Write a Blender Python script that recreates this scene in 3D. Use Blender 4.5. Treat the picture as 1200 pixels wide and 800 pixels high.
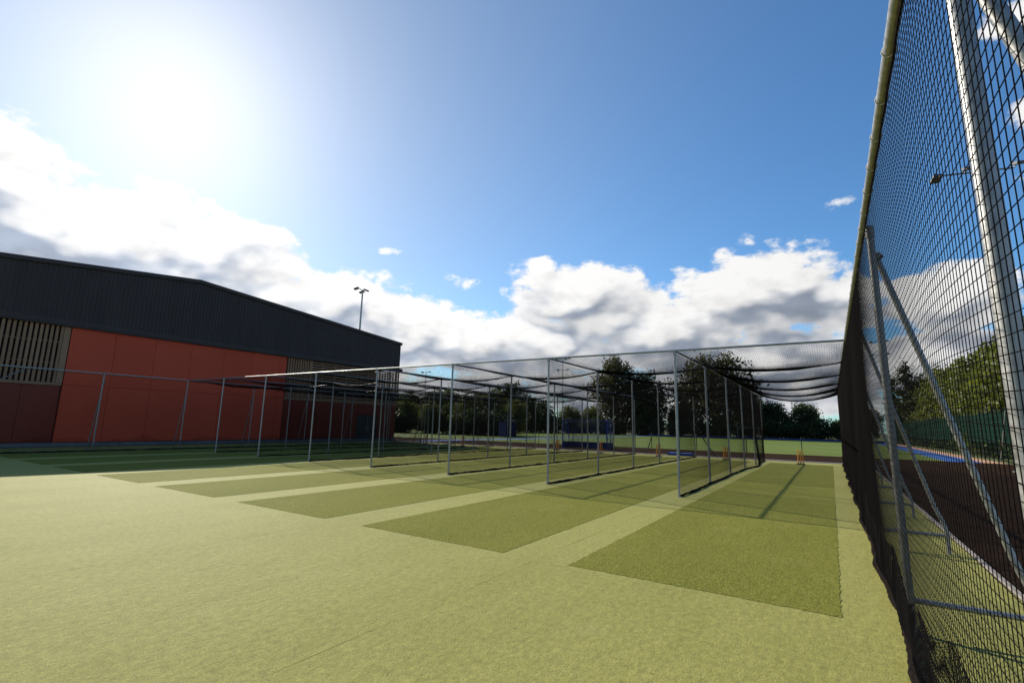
import bpy, math, random
import numpy as np
from mathutils import Matrix, Vector, noise as mnoise

rnd = random.Random(7)
rng = np.random.default_rng(11)
R = math.radians
scene = bpy.context.scene
col = scene.collection
for o in list(bpy.data.objects):
    bpy.data.objects.remove(o)

# ------------------------------------------------------------------ camera
cam_d = bpy.data.cameras.new('camera')
cam_d.sensor_width = 36.0
cam_d.sensor_fit = 'HORIZONTAL'
cam_d.lens = 17.19
cam_d.clip_start = 0.05
cam_d.clip_end = 3000
cam = bpy.data.objects.new('camera', cam_d)
col.objects.link(cam)
fwd_y = Vector((374, -106, -573)).normalized()        # world +Y (along the net lanes) in camera axes
x_ax = Vector((900, 77.5, 573)).normalized()           # world +X in camera axes
x_ax = (x_ax - fwd_y * x_ax.dot(fwd_y)).normalized()
z_ax = x_ax.cross(fwd_y)
rot = Matrix((x_ax, fwd_y, z_ax))                      # camera -> world
cam.matrix_world = Matrix.Translation((0, 0, 1.64)) @ rot.to_4x4()
scene.camera = cam

# ------------------------------------------------------------------ light, sky, exposure
SUN_AZ, SUN_EL = -70.6, 31.0                           # azimuth from +Y towards +X
SKY_STRENGTH = 0.08
vs = scene.view_settings
vs.view_transform = 'Standard'
vs.look = 'None'
vs.gamma = 1.0
vs.use_curve_mapping = False
vs.exposure = 0.4
sun_dir = Vector((math.sin(R(SUN_AZ)) * math.cos(R(SUN_EL)), math.cos(R(SUN_AZ)) * math.cos(R(SUN_EL)), math.sin(R(SUN_EL))))
sl = bpy.data.lights.new('sun', 'SUN')
sl.energy = 5.0
sl.angle = R(0.53)
sl.color = (1.0, 0.93, 0.80)
sun = bpy.data.objects.new('sun', sl)
col.objects.link(sun)
sun.rotation_euler = sun_dir.to_track_quat('Z', 'Y').to_euler()

world = bpy.data.worlds.new('World')
scene.world = world
world.use_nodes = True
wt = world.node_tree
wt.nodes.clear()


class NT:
    """small helper for wiring node trees"""
    def __init__(self, nt):
        self.nt = nt

    def node(self, typ, **kw):
        n = self.nt.nodes.new(typ)
        for k, v in kw.items():
            setattr(n, k, v)
        return n

    def put(self, sock, v):
        if hasattr(v, 'is_linked') or isinstance(v, bpy.types.NodeSocket):
            self.nt.links.new(v, sock)
        else:
            sock.default_value = v

    def math(self, op, a, b=None, c=None, clamp=False):
        n = self.node('ShaderNodeMath', operation=op, use_clamp=clamp)
        for i, v in enumerate((a, b, c)):
            if v is not None:
                self.put(n.inputs[i], v)
        return n.outputs[0]

    def vmath(self, op, a, b=None, c=None, val=False):
        n = self.node('ShaderNodeVectorMath', operation=op)
        for i, v in enumerate((a, b, c)):
            if v is not None:
                self.put(n.inputs[i], v)
        return n.outputs['Value'] if val else n.outputs['Vector']

    def noise(self, vec, scale, detail=4, rough=0.5, out='Fac', dist=0.0):
        n = self.node('ShaderNodeTexNoise')
        if vec is not None:
            self.put(n.inputs['Vector'], vec)
        n.inputs['Scale'].default_value = scale
        n.inputs['Detail'].default_value = detail
        n.inputs['Roughness'].default_value = rough
        n.inputs['Distortion'].default_value = dist
        return n.outputs['Fac' if out == 'Fac' else 'Color']

    def maprange(self, v, a, b, c=0.0, d=1.0, smooth=False):
        n = self.node('ShaderNodeMapRange')
        if smooth:
            n.interpolation_type = 'SMOOTHSTEP'
        self.put(n.inputs['Value'], v)
        for i, x in zip(('From Min', 'From Max', 'To Min', 'To Max'), (a, b, c, d)):
            self.put(n.inputs[i], x)
        return n.outputs['Result']

    def mix(self, f, a, b, blend='MIX'):
        n = self.node('ShaderNodeMix', data_type='RGBA', blend_type=blend)
        self.put(n.inputs[0], f)
        for s, v in ((n.inputs[6], a), (n.inputs[7], b)):
            if isinstance(v, (tuple, list)):
                v = tuple(v) + (1.0,) if len(v) == 3 else v
            self.put(s, v)
        return n.outputs[2]

    def ramp(self, f, stops):
        n = self.node('ShaderNodeValToRGB')
        cr = n.color_ramp
        while len(cr.elements) < len(stops):
            cr.elements.new(0.5)
        for e, (p, c) in zip(cr.elements, stops):
            e.position = p
            e.color = tuple(c) + (1.0,)
        self.put(n.inputs[0], f)
        return n.outputs[0]


# clouds: (azimuth, elevation, half width, half height) in degrees, banks of cumulus low in the sky
CLOUDS = [(-84, 16.5, 9.0, 6.2, 1.8), (-74, 15.0, 9, 5.0, 1.8), (-65.0, 14.4, 8.0, 4.3, 1.8), (-57.0, 12.6, 8.0, 4.0, 1.8), (-47.5, 10.0, 9.0, 4.6, 1.7),
          (-38.0, 9.4, 9, 3.6, 1.6), (-80, 9.0, 18, 5.6, 1.8), (-98, 14, 12, 8, 1.6), (-58, 6.0, 14, 4, 1.8),
          (-30.6, 17.4, 3.6, 1.8, 1.2), (-24.8, 14.6, 7.2, 3.4, 1.8), (-28.9, 8.6, 12, 4.0, 1.6), (-39.5, 16.2, 4.6, 1.6, 0.35), (-47.5, 19.2, 2.2, 1.0, 0.0),
          (-6.4, 14.2, 6.8, 4.0, 1.8), (-14.2, 10.6, 9, 4.2, 1.7), (1.0, 12.0, 3.6, 2.8, 1.7), (1.6, 21.9, 2.8, 1.0, 0.5), (-5.7, 7.6, 10.8, 3.4, 1.6),
          (9.7, 11.8, 5.0, 2.7, 1.6), (16.6, 32.0, 3.4, 2.2, 0.6), (16.4, 25.3, 2.2, 1.6, 0.3), (15.8, 20.4, 2.0, 1.4, 0.3), (8.4, 6.0, 7.5, 3.0, 1.5), (22, 10, 8, 4, 1.5), (-34, 3.6, 50, 2.6, 1.2)]
w = NT(wt)
tc = w.node('ShaderNodeTexCoord').outputs['Generated']
dirn = w.vmath('NORMALIZE', tc)
sky = w.node('ShaderNodeTexSky', sky_type='NISHITA')
sky.sun_disc = False
sky.sun_elevation = R(SUN_EL)
sky.sun_rotation = R(SUN_AZ)
sky.altitude = 60
sky.air_density = 1.0
sky.dust_density = 0.3
sky.ozone_density = 2.5
w.put(sky.inputs[0], dirn) if sky.inputs else None


def azel(vec):
    s = w.node('ShaderNodeSeparateXYZ')
    w.put(s.inputs[0], vec)
    az = w.math('MULTIPLY', w.math('ARCTAN2', s.outputs[0], s.outputs[1]), 57.2958)
    el = w.math('MULTIPLY', w.math('ARCSINE', s.outputs[2]), 57.2958)
    c = w.node('ShaderNodeCombineXYZ')
    w.put(c.inputs[0], az)
    w.put(c.inputs[1], el)
    return c.outputs[0], az, el


def cloud_density(vec):
    p, az, el = azel(vec)
    st = w.vmath('MULTIPLY', vec, (1.0, 1.0, 1.7))
    q = None
    for (a, e, ra, re, pk) in CLOUDS:
        d = w.vmath('MULTIPLY_ADD', p, (1 / ra, 1 / re, 0), (-a / ra, -e / re, 0))
        m = w.vmath('DOT_PRODUCT', d, d, val=True)
        m = w.math('SUBTRACT', pk, m)
        q = m if q is None else w.math('SMOOTH_MAX', q, m, 0.35)
    q = w.math('MAXIMUM', q, -2.2)
    # the same broken cumulus goes on round the rest of the sky
    low = w.noise(w.vmath('MULTIPLY', vec, (1, 1, 2.6)), 2.1, 2, 0.5)
    band = w.maprange(el, 5, 34, 0.0, 1.6)
    gen = w.math('SUBTRACT', w.math('MULTIPLY', w.math('SUBTRACT', low, 0.47), 7.0), band)
    away = w.maprange(w.math('ABSOLUTE', w.math('ADD', az, 35.0)), 58, 72, -2.5, 0.0, True)
    q = w.math('MAXIMUM', q, w.math('ADD', gen, away))
    n1 = w.noise(st, 6.5, 3, 0.55)
    n2 = w.noise(st, 19.0, 7, 0.62)
    n3 = w.noise(st, 15.0, 1.5, 0.5)
    t = w.math('MULTIPLY_ADD', w.math('SUBTRACT', n1, 0.5), 3.4, q)
    soft = w.math('MULTIPLY_ADD', w.math('SUBTRACT', n3, 0.5), 2.2, t)
    return w.math('MULTIPLY_ADD', w.math('SUBTRACT', n2, 0.5), 3.2, t), q, soft


d0, q0, s0 = cloud_density(dirn)
tow = sun_dir + Vector((0, 0, 0.55))
d1, _, s1 = cloud_density(w.vmath('NORMALIZE', w.vmath('ADD', dirn, tuple(tow.normalized() * 0.05))))
alpha = w.maprange(d0, 0.0, 0.7, 0, 1, True)
_, q2, _ = cloud_density(w.vmath('NORMALIZE', w.vmath('ADD', dirn, tuple((sun_dir + Vector((0, 0, 0.9))).normalized() * 0.085))))
thick = w.maprange(s0, 0.25, 1.5, 0, 1, True)
lit = w.maprange(w.math('SUBTRACT', s0, s1), -0.9, 1.1, 0, 1, True)
broad = w.maprange(w.math('SUBTRACT', q0, q2), -0.9, 0.9, 0, 1, True)
lit = w.math('MULTIPLY_ADD', broad, 0.5, w.math('MULTIPLY', lit, 0.5))
cosang = w.math('MAXIMUM', w.vmath('DOT_PRODUCT', dirn, tuple(sun_dir), val=True), 0.0)
fwd = w.math('POWER', cosang, 4.0)
fwd2 = w.math('POWER', cosang, 34.0)
shade = w.math('MULTIPLY', thick, w.math('SUBTRACT', 1.0, w.maprange(lit, 0.42, 0.90, 0, 1, True)))
ccol = w.mix(shade, (8.2, 8.15, 8.1), (2.55, 2.95, 3.65))
relief = w.maprange(w.math('SUBTRACT', d0, d1), -0.8, 0.8, 0.86, 1.08)
ccol = w.vmath('SCALE', ccol, None)
w.put(ccol.node.inputs['Scale'], relief)
silver = w.math('MULTIPLY_ADD', w.math('MULTIPLY', fwd, w.math('SUBTRACT', 1.0, shade)), 0.25, 1.0)
silver = w.math('MULTIPLY_ADD', w.math('MULTIPLY', fwd, shade), 0.9, silver)
ccol = w.vmath('SCALE', ccol, None)
w.put(ccol.node.inputs['Scale'], silver)
# thin veil of high haze that scatters light forward round the sun
veil = w.math('ADD', w.math('MULTIPLY', fwd, 1.15), w.math('MULTIPLY', fwd2, 0.9))
veilc = w.vmath('SCALE', (0.90, 1.0, 1.03), None)
w.put(veilc.node.inputs['Scale'], veil)
tint = w.mix(w.math('POWER', cosang, 3.5), (0.74, 1.20, 1.50), (1.12, 1.10, 1.07))
skyc = w.vmath('ADD', w.vmath('MULTIPLY', sky.outputs[0], tint), veilc)
final = w.mix(alpha, skyc, ccol)
bg = w.node('ShaderNodeBackground')
w.put(bg.inputs['Color'], final)
bg.inputs['Strength'].default_value = SKY_STRENGTH
wo = w.node('ShaderNodeOutputWorld')
wt.links.new(bg.outputs[0], wo.inputs[0])
world.cycles.sampling_method = 'MANUAL'
world.cycles.sample_map_resolution = 1024

scene.render.engine = 'CYCLES'
scene.cycles.use_denoising = True
scene.cycles.max_bounces = 6
scene.cycles.transparent_max_bounces = 16
scene.cycles.sample_clamp_indirect = 6.0

# ------------------------------------------------------------------ materials
MATS = {}


def mat(name, fn):
    m = bpy.data.materials.new(name)
    m.use_nodes = True
    nt = m.node_tree
    nt.nodes.clear()
    n = NT(nt)
    out = n.node('ShaderNodeOutputMaterial')
    b = n.node('ShaderNodeBsdfPrincipled')
    nt.links.new(b.outputs[0], out.inputs[0])
    fn(n, b, out)
    MATS[name] = m
    return m


def objco(n):
    return n.node('ShaderNodeTexCoord').outputs['Object']


def worldco(n):
    return n.node('ShaderNodeNewGeometry').outputs['Position']


def bump(n, b, h, strength, dist):
    k = n.node('ShaderNodeBump')
    k.inputs['Strength'].default_value = strength
    k.inputs['Distance'].default_value = dist
    n.put(k.inputs['Height'], h)
    n.put(b.inputs['Normal'], k.outputs[0])


def simple(name, c1, c2=None, rough=0.6, metal=0.0, scale=3.0, bmp=0.0, bscale=40.0, spec=0.5):
    def fn(n, b, out):
        p = worldco(n)
        if c2:
            f = n.maprange(n.noise(p, scale, 5, 0.6), 0.32, 0.68)
            n.put(b.inputs['Base Color'], n.mix(f, c1, c2))
        else:
            b.inputs['Base Color'].default_value = tuple(c1) + (1,)
        b.inputs['Roughness'].default_value = rough
        b.inputs['Metallic'].default_value = metal
        b.inputs['Specular IOR Level'].default_value = spec
        if bmp:
            bump(n, b, n.noise(p, bscale, 4, 0.6), bmp, 0.01)
    return mat(name, fn)


def turf_fn(ca, cb, fleck, fleck_amt, grain, spec=0.10, sheen=0.06):
    def fn(n, b, out):
        p = worldco(n)
        big = n.maprange(n.noise(n.vmath('MULTIPLY', p, (1.0, 0.3, 1)), 0.8, 5, 0.6), 0.3, 0.7)
        mid = n.maprange(n.noise(n.vmath('MULTIPLY', p, (1.0, 0.35, 1)), 5.0, 5, 0.65), 0.3, 0.7)
        fine = n.noise(p, grain, 3, 0.7)
        tiny = n.noise(p, grain * 4.1, 2, 0.7)
        base = n.mix(n.math('MULTIPLY_ADD', mid, 0.45, n.math('MULTIPLY', big, 0.55)), ca, cb)
        f = n.maprange(n.math('ADD', n.math('MULTIPLY', fine, 0.5), n.math('MULTIPLY', tiny, 0.5)), 0.36, 0.64, 0.5, 1.45)
        mott = n.maprange(n.noise(n.vmath('MULTIPLY', p, (1.0, 0.6, 1)), 21.0, 4, 0.7), 0.33, 0.67, 0.80, 1.18)
        v = n.vmath('SCALE', base, None)
        n.put(v.node.inputs['Scale'], n.math('MULTIPLY', f, mott))
        dk = n.maprange(n.noise(p, 34.0, 1, 0.5), 0.70, 0.76, 0, 0.55)
        v = n.mix(dk, v, (0.07, 0.065, 0.025))
        worn = n.maprange(n.noise(p, 0.9, 6, 0.72), 0.56, 0.74, 0, 0.30)
        v = n.mix(worn, v, (0.40, 0.36, 0.14) if not fleck_amt else (0.25, 0.235, 0.075))
        if fleck_amt:
            fl = n.maprange(n.noise(p, grain * 0.75, 4, 0.85), 0.50, 0.64, 0, fleck_amt)
            v = n.mix(fl, v, fleck)
        n.put(b.inputs['Base Color'], v)
        b.inputs['Roughness'].default_value = 0.75
        b.inputs['Specular IOR Level'].default_value = spec
        b.inputs['Sheen Weight'].default_value = sheen
        b.inputs['Sheen Roughness'].default_value = 0.4
        b.inputs['Sheen Tint'].default_value = (1.0, 0.95, 0.62, 1)
        lump = n.noise(n.vmath('MULTIPLY', p, (1, 0.55, 1)), 9.0, 4, 0.6)
        h = n.math('ADD', n.math('MULTIPLY', lump, 1.6), n.math('ADD', fine, n.math('MULTIPLY', tiny, 0.5)))
        bump(n, b, h, 0.75, 0.012)
    return fn


mat('pale_turf', turf_fn((0.275, 0.267, 0.064), (0.36, 0.339, 0.096), (0.45, 0.42, 0.2), 0.0, 75))
mat('dark_turf', turf_fn((0.135, 0.145, 0.022), (0.19, 0.188, 0.034), (0.42, 0.40, 0.13), 0.65, 62, 0.02, 0.0))
mat('mid_turf', turf_fn((0.20, 0.20, 0.038), (0.245, 0.24, 0.05), (0.36, 0.34, 0.14), 0.0, 70, 0.03, 0.0))


def pitch_fn(n, b, out):
    p = worldco(n)
    f = n.maprange(n.noise(p, 0.12, 4, 0.6), 0.3, 0.7)
    g = n.maprange(n.noise(p, 6, 3, 0.6), 0.3, 0.7)
    n.put(b.inputs['Base Color'], n.mix(n.math('MULTIPLY_ADD', g, 0.3, n.math('MULTIPLY', f, 0.7)), (0.095, 0.135, 0.018), (0.135, 0.175, 0.028)))
    b.inputs['Roughness'].default_value = 0.7
    b.inputs['Specular IOR Level'].default_value = 0.1


mat('pitch_green', pitch_fn)
simple('rough_grass', (0.06, 0.085, 0.02), (0.11, 0.125, 0.035), 0.85, scale=0.7, bmp=0.6, bscale=8)
simple('blue_turf', (0.012, 0.075, 0.30), (0.02, 0.11, 0.40), 0.7, scale=0.8)
simple('orange_paving', (0.42, 0.22, 0.12), (0.50, 0.28, 0.17), 0.8, scale=2)
simple('tarmac', (0.10, 0.085, 0.085), (0.14, 0.12, 0.12), 0.9, scale=2, bmp=0.4, bscale=60)
simple('concrete', (0.22, 0.19, 0.165), (0.32, 0.28, 0.25), 0.85, scale=6, bmp=0.4, bscale=70)
simple('white_paint', (0.75, 0.75, 0.70), None, 0.7)
simple('yellow_paint', (0.55, 0.42, 0.06), None, 0.7)


def mulch_fn(n, b, out):
    p = worldco(n)
    v = n.node('ShaderNodeTexVoronoi')
    v.inputs['Scale'].default_value = 38
    n.put(v.inputs['Vector'], n.vmath('ADD', p, n.vmath('SCALE', n.noise(p, 14, 2, 0.5, 'Color'), None)))
    f1 = n.maprange(n.noise(p, 30, 4, 0.7), 0.35, 0.65)
    c = n.mix(f1, (0.016, 0.0095, 0.006), (0.055, 0.031, 0.019))
    sp = n.maprange(n.noise(p, 70, 2, 0.6), 0.66, 0.74)
    c = n.mix(sp, c, (0.17, 0.10, 0.06))
    n.put(b.inputs['Base Color'], c)
    b.inputs['Roughness'].default_value = 1.0
    b.inputs['Specular IOR Level'].default_value = 0.03
    h = n.math('ADD', n.noise(p, 26, 5, 0.7), n.math('MULTIPLY', v.outputs['Distance'], 0.6))
    bump(n, b, h, 1.0, 0.03)


mat('brown_mulch', mulch_fn)


def steel_fn(n, b, out):
    p = worldco(n)
    f = n.maprange(n.noise(p, 22, 5, 0.65), 0.35, 0.65)
    n.put(b.inputs['Base Color'], n.mix(f, (0.24, 0.24, 0.235), (0.38, 0.38, 0.37)))
    b.inputs['Metallic'].default_value = 0.6
    n.put(b.inputs['Roughness'], n.maprange(f, 0, 1, 0.34, 0.5))
    bump(n, b, n.noise(p, 90, 3, 0.6), 0.15, 0.003)


mat('galvanised_steel', steel_fn)
simple('net_cord', (0.0062, 0.0055, 0.0058), None, 0.9, spec=0.02)
simple('net_bunch', (0.006, 0.005, 0.0045), (0.02, 0.015, 0.013), 0.95, scale=38, bmp=1.0, bscale=60, spec=0.02)
simple('rope_tie', (0.5, 0.47, 0.40), None, 0.8)


def clad_fn(n, b, out):
    p = worldco(n)
    f = n.maprange(n.noise(n.vmath('MULTIPLY', p, (1, 1, 0.2)), 1.4, 4, 0.6), 0.3, 0.7)
    n.put(b.inputs['Base Color'], n.mix(f, (0.047, 0.033, 0.030), (0.060, 0.043, 0.039)))
    b.inputs['Roughness'].default_value = 0.5
    b.inputs['Specular IOR Level'].default_value = 0.25


mat('dark_cladding', clad_fn)


def red_fn(ca, cb, rough):
    def fn(n, b, out):
        p = worldco(n)
        oi = n.node('ShaderNodeObjectInfo').outputs['Random']
        f = n.maprange(n.noise(n.vmath('MULTIPLY', p, (1, 1, 0.35)), 0.8, 4, 0.6), 0.3, 0.7)
        f = n.math('MULTIPLY_ADD', oi, 0.4, n.math('MULTIPLY', f, 0.6))
        n.put(b.inputs['Base Color'], n.mix(f, ca, cb))
        b.inputs['Roughness'].default_value = rough
        b.inputs['Specular IOR Level'].default_value = 0.22 if rough > 0.4 else 0.3
    return fn


mat('orange_red_panel', red_fn((0.52, 0.066, 0.027), (0.58, 0.080, 0.034), 0.55))
mat('dark_red_panel', red_fn((0.17, 0.020, 0.010), (0.21, 0.027, 0.013), 0.3))


def timber_fn(n, b, out):
    p = worldco(n)
    oi = n.node('ShaderNodeObjectInfo').outputs['Random']
    g = n.noise(n.vmath('MULTIPLY', p, (6, 6, 1.2)), 4, 4, 0.6)
    c = n.mix(oi, (0.27, 0.14, 0.068), (0.36, 0.20, 0.11))
    c = n.mix(n.maprange(g, 0.4, 0.7, 0, 0.5), c, (0.13, 0.08, 0.045))
    n.put(b.inputs['Base Color'], c)
    b.inputs['Roughness'].default_value = 0.75


mat('timber', timber_fn)
simple('dark_void', (0.012, 0.011, 0.012), None, 0.8)
simple('plinth_metal', (0.15, 0.15, 0.155), (0.20, 0.20, 0.205), 0.5, scale=3)
simple('door_dark', (0.018, 0.020, 0.022), None, 0.35)
simple('stump_orange', (0.85, 0.30, 0.015), (0.90, 0.36, 0.02), 0.4, scale=5)
simple('black_rubber', (0.02, 0.02, 0.02), None, 0.7)
simple('blue_plastic', (0.015, 0.10, 0.50), (0.02, 0.13, 0.55), 0.45, scale=4)
simple('goal_blue', (0.012, 0.055, 0.26), (0.015, 0.065, 0.30), 0.5, scale=4)
simple('navy_board', (0.010, 0.022, 0.10), (0.014, 0.03, 0.13), 0.5, scale=4)
simple('teal_panel', (0.05, 0.22, 0.20), (0.07, 0.27, 0.24), 0.5, scale=3)
simple('black_steel', (0.02, 0.02, 0.022), None, 0.5)
simple('green_steel', (0.012, 0.05, 0.028), None, 0.5)
simple('lamp_housing', (0.10, 0.10, 0.11), (0.16, 0.16, 0.17), 0.4, 0.4, scale=9)
simple('house_wall', (0.13, 0.09, 0.075), (0.17, 0.12, 0.10), 0.9, scale=2)
simple('roof_tile', (0.10, 0.062, 0.052), (0.14, 0.09, 0.075), 0.9, scale=3)
simple('far_roof', (0.28, 0.30, 0.33), (0.36, 0.38, 0.41), 0.6, scale=1)
simple('far_white', (0.7, 0.7, 0.68), None, 0.6)
simple('bark', (0.055, 0.042, 0.032), (0.11, 0.09, 0.07), 0.9, scale=6, bmp=0.8, bscale=14)
simple('litter', (0.16, 0.11, 0.06), (0.42, 0.35, 0.22), 0.85, scale=30)


def windbreak_fn(n, b, out):
    p = worldco(n)
    f = n.maprange(n.noise(n.vmath('MULTIPLY', p, (1, 1, 0.3)), 1.1, 3, 0.5), 0.3, 0.7)
    n.put(b.inputs['Base Color'], n.mix(f, (0.004, 0.024, 0.016), (0.007, 0.036, 0.024)))
    b.inputs['Roughness'].default_value = 0.9
    b.inputs['Specular IOR Level'].default_value = 0.08
    tr = n.node('ShaderNodeBsdfTranslucent')
    tr.inputs[0].default_value = (0.004, 0.026, 0.017, 1)
    mx = n.node('ShaderNodeMixShader')
    mx.inputs[0].default_value = 0.3
    n.nt.links.new(b.outputs[0], mx.inputs[1])
    n.nt.links.new(tr.outputs[0], mx.inputs[2])
    n.nt.links.new(mx.outputs[0], out.inputs[0])


mat('windbreak_green', windbreak_fn)


def leaf_mat(name, ca, cb, trc):
    def fn(n, b, out):
        g = n.node('ShaderNodeNewGeometry')
        p = g.outputs['Position']
        r = g.outputs['Random Per Island']
        f = n.maprange(n.noise(p, 0.45, 3, 0.6), 0.3, 0.7)
        c = n.mix(n.math('MULTIPLY_ADD', r, 0.55, n.math('MULTIPLY', f, 0.45)), ca, cb)
        n.put(b.inputs['Base Color'], c)
        b.inputs['Roughness'].default_value = 0.55
        b.inputs['Specular IOR Level'].default_value = 0.3
        tr = n.node('ShaderNodeBsdfTranslucent')
        n.put(tr.inputs[0], n.mix(r, trc, tuple(x * 1.5 for x in trc)))
        mx = n.node('ShaderNodeMixShader')
        mx.inputs[0].default_value = 0.35
        n.nt.links.new(b.outputs[0], mx.inputs[1])
        n.nt.links.new(tr.outputs[0], mx.inputs[2])
        n.nt.links.new(mx.outputs[0], out.inputs[0])
    return mat(name, fn)


leaf_mat('leaf_mid', (0.045, 0.062, 0.012), (0.11, 0.125, 0.026), (0.15, 0.17, 0.025))
leaf_mat('leaf_dark', (0.018, 0.032, 0.010), (0.045, 0.065, 0.018), (0.035, 0.055, 0.012))
leaf_mat('leaf_pale', (0.075, 0.095, 0.02), (0.13, 0.15, 0.04), (0.14, 0.17, 0.03))
leaf_mat('leaf_bronze', (0.035, 0.035, 0.016), (0.075, 0.07, 0.03), (0.07, 0.07, 0.02))


# ------------------------------------------------------------------ mesh helpers
class MB:
    def __init__(self):
        self.v, self.f = [], []

    def add(self, vs_, fs_):
        k = len(self.v)
        self.v += [tuple(x) for x in vs_]
        self.f += [tuple(i + k for i in f) for f in fs_]
        return self

    def box(self, x0, x1, y0, y1, z0, z1):
        return self.add([(x0, y0, z0), (x1, y0, z0), (x1, y1, z0), (x0, y1, z0), (x0, y0, z1), (x1, y0, z1), (x1, y1, z1), (x0, y1, z1)],
                        [(0, 3, 2, 1), (4, 5, 6, 7), (0, 1, 5, 4), (1, 2, 6, 5), (2, 3, 7, 6), (3, 0, 4, 7)])

    def obox(self, c, ax, ay, az):
        c, ax, ay, az = Vector(c), Vector(ax), Vector(ay), Vector(az)
        vs_ = [c + sx * ax + sy * ay + sz * az for sz in (-1, 1) for sx, sy in ((-1, -1), (1, -1), (1, 1), (-1, 1))]
        return self.add(vs_, [(0, 3, 2, 1), (4, 5, 6, 7), (0, 1, 5, 4), (1, 2, 6, 5), (2, 3, 7, 6), (3, 0, 4, 7)])

    def tube(self, pts, r, n=10, cap=True):
        pts = [Vector(p) for p in pts]
        rs = r if isinstance(r, (list, tuple)) else [r] * len(pts)
        up = None
        rings = []
        for i, p in enumerate(pts):
            t = (pts[min(i + 1, len(pts) - 1)] - pts[max(i - 1, 0)]).normalized()
            if up is None:
                up = Vector((0, 0, 1)) if abs(t.z) < 0.9 else Vector((1, 0, 0))
            a = (up - t * up.dot(t)).normalized()
            b = t.cross(a)
            up = a
            rings.append([p + rs[i] * (math.cos(2 * math.pi * k / n) * a + math.sin(2 * math.pi * k / n) * b) for k in range(n)])
        vs_ = [v for rg in rings for v in rg]
        fs_ = []
        for i in range(len(pts) - 1):
            for k in range(n):
                fs_.append((i * n + k, i * n + (k + 1) % n, (i + 1) * n + (k + 1) % n, (i + 1) * n + k))
        if cap:
            fs_.append(tuple(reversed(range(n))))
            fs_.append(tuple(range((len(pts) - 1) * n, len(pts) * n)))
        return self.add(vs_, fs_)

    def build(self, name, material, parent=None, smooth=False):
        me = bpy.data.meshes.new(name)
        me.from_pydata(self.v, [], self.f)
        me.materials.append(MATS[material])
        if smooth:
            me.polygons.foreach_set('use_smooth', [True] * len(me.polygons))
            try:
                me.set_sharp_from_angle(angle=R(40))
            except Exception:
                pass
        me.update()
        return link(name, me, parent)


def link(name, data, parent=None):
    o = bpy.data.objects.new(name, data)
    col.objects.link(o)
    if parent is not None:
        o.parent = parent
        o.matrix_parent_inverse = parent.matrix_basis.inverted()
    return o


def thing(name, label, cat, loc=(0, 0, 0), group=None, rz=0.0):
    o = bpy.data.objects.new(name, None)
    o.empty_display_size = 0.3
    col.objects.link(o)
    o.location = loc
    o.rotation_euler = (0, 0, rz)
    tag(o, label, cat, group)
    return o


def tag(o, label, cat, group=None):
    o['label'] = label
    o['category'] = cat
    if group:
        o['group'] = group
    return o


def struct(o):
    o['kind'] = 'structure'
    return o


def stuff(o):
    o['kind'] = 'stuff'
    return o


def np_mesh(name, verts, quads, material):
    me = bpy.data.meshes.new(name)
    nv, nf = len(verts), len(quads)
    me.vertices.add(nv)
    me.vertices.foreach_set('co', np.ascontiguousarray(verts, dtype=np.float32).ravel())
    me.loops.add(nf * 4)
    me.loops.foreach_set('vertex_index', np.ascontiguousarray(quads, dtype=np.int32).ravel())
    me.polygons.add(nf)
    me.polygons.foreach_set('loop_start', np.arange(0, nf * 4, 4, dtype=np.int32))
    me.polygons.foreach_set('loop_total', np.full(nf, 4, dtype=np.int32))
    me.materials.append(MATS[material])
    me.update(calc_edges=True)
    me.validate()
    return me


def net_mesh(name, surf, L, H, cell, seg, rad, normal, du=0.5):
    """square-hung netting: two families of cords laid on the surface surf(u, v) -> xyz arrays"""
    V, F = [], []
    nrm = np.array(normal, float)
    k0 = 0
    for fam in (0, 1):
        if fam == 0:
            c = np.arange(0, L + 1e-6, cell)
            n_s = seg
            t = np.linspace(0, H, n_s + 1)
            U, Vv = np.meshgrid(c, t, indexing='ij')
        else:
            c = np.arange(0, H + 1e-6, cell)
            n_s = max(4, int(L / du))
            t = np.linspace(0, L, n_s + 1)
            Vv, U = np.meshgrid(c, t, indexing='ij')
        P = surf(U, Vv)
        T = np.gradient(P, axis=1)
        T /= np.linalg.norm(T, axis=2, keepdims=True)
        B = np.cross(T, nrm)
        B /= np.linalg.norm(B, axis=2, keepdims=True)
        N = np.cross(B, T)
        ring = np.stack([P + rad * (math.cos(a) * B + math.sin(a) * N) for a in (0.5, 0.5 + 2.0944, 0.5 + 4.1888)], axis=2)
        n = len(c)
        base = k0 + np.arange(n)[:, None, None] * (n_s + 1) * 3 + np.arange(n_s)[None, :, None] * 3
        kk = np.arange(3)[None, None, :]
        q = np.stack([base + kk, base + (kk + 1) % 3, base + 3 + (kk + 1) % 3, base + 3 + kk], axis=3)
        V.append(ring.reshape(-1, 3))
        F.append(q.reshape(-1, 4))
        k0 += n * (n_s + 1) * 3
    return np_mesh(name, np.concatenate(V), np.concatenate(F), 'net_cord')


def wob(*a):
    return mnoise.noise(Vector(a))


# ------------------------------------------------------------------ ground
XR = 0.43                     # line of the right-hand side fence
PITCH = 3.66                  # width of one lane
LY = [12.67 + 3.66 * i for i in range(6)]
XL = XR - 8 * PITCH
HT = 3.60

g = MB()
g.add([(-900, -300, -0.09), (900, -300, -0.09), (900, 1500, -0.09), (-900, 1500, -0.09)], [(0, 1, 2, 3)])
struct(g.build('ground', 'rough_grass'))


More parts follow.
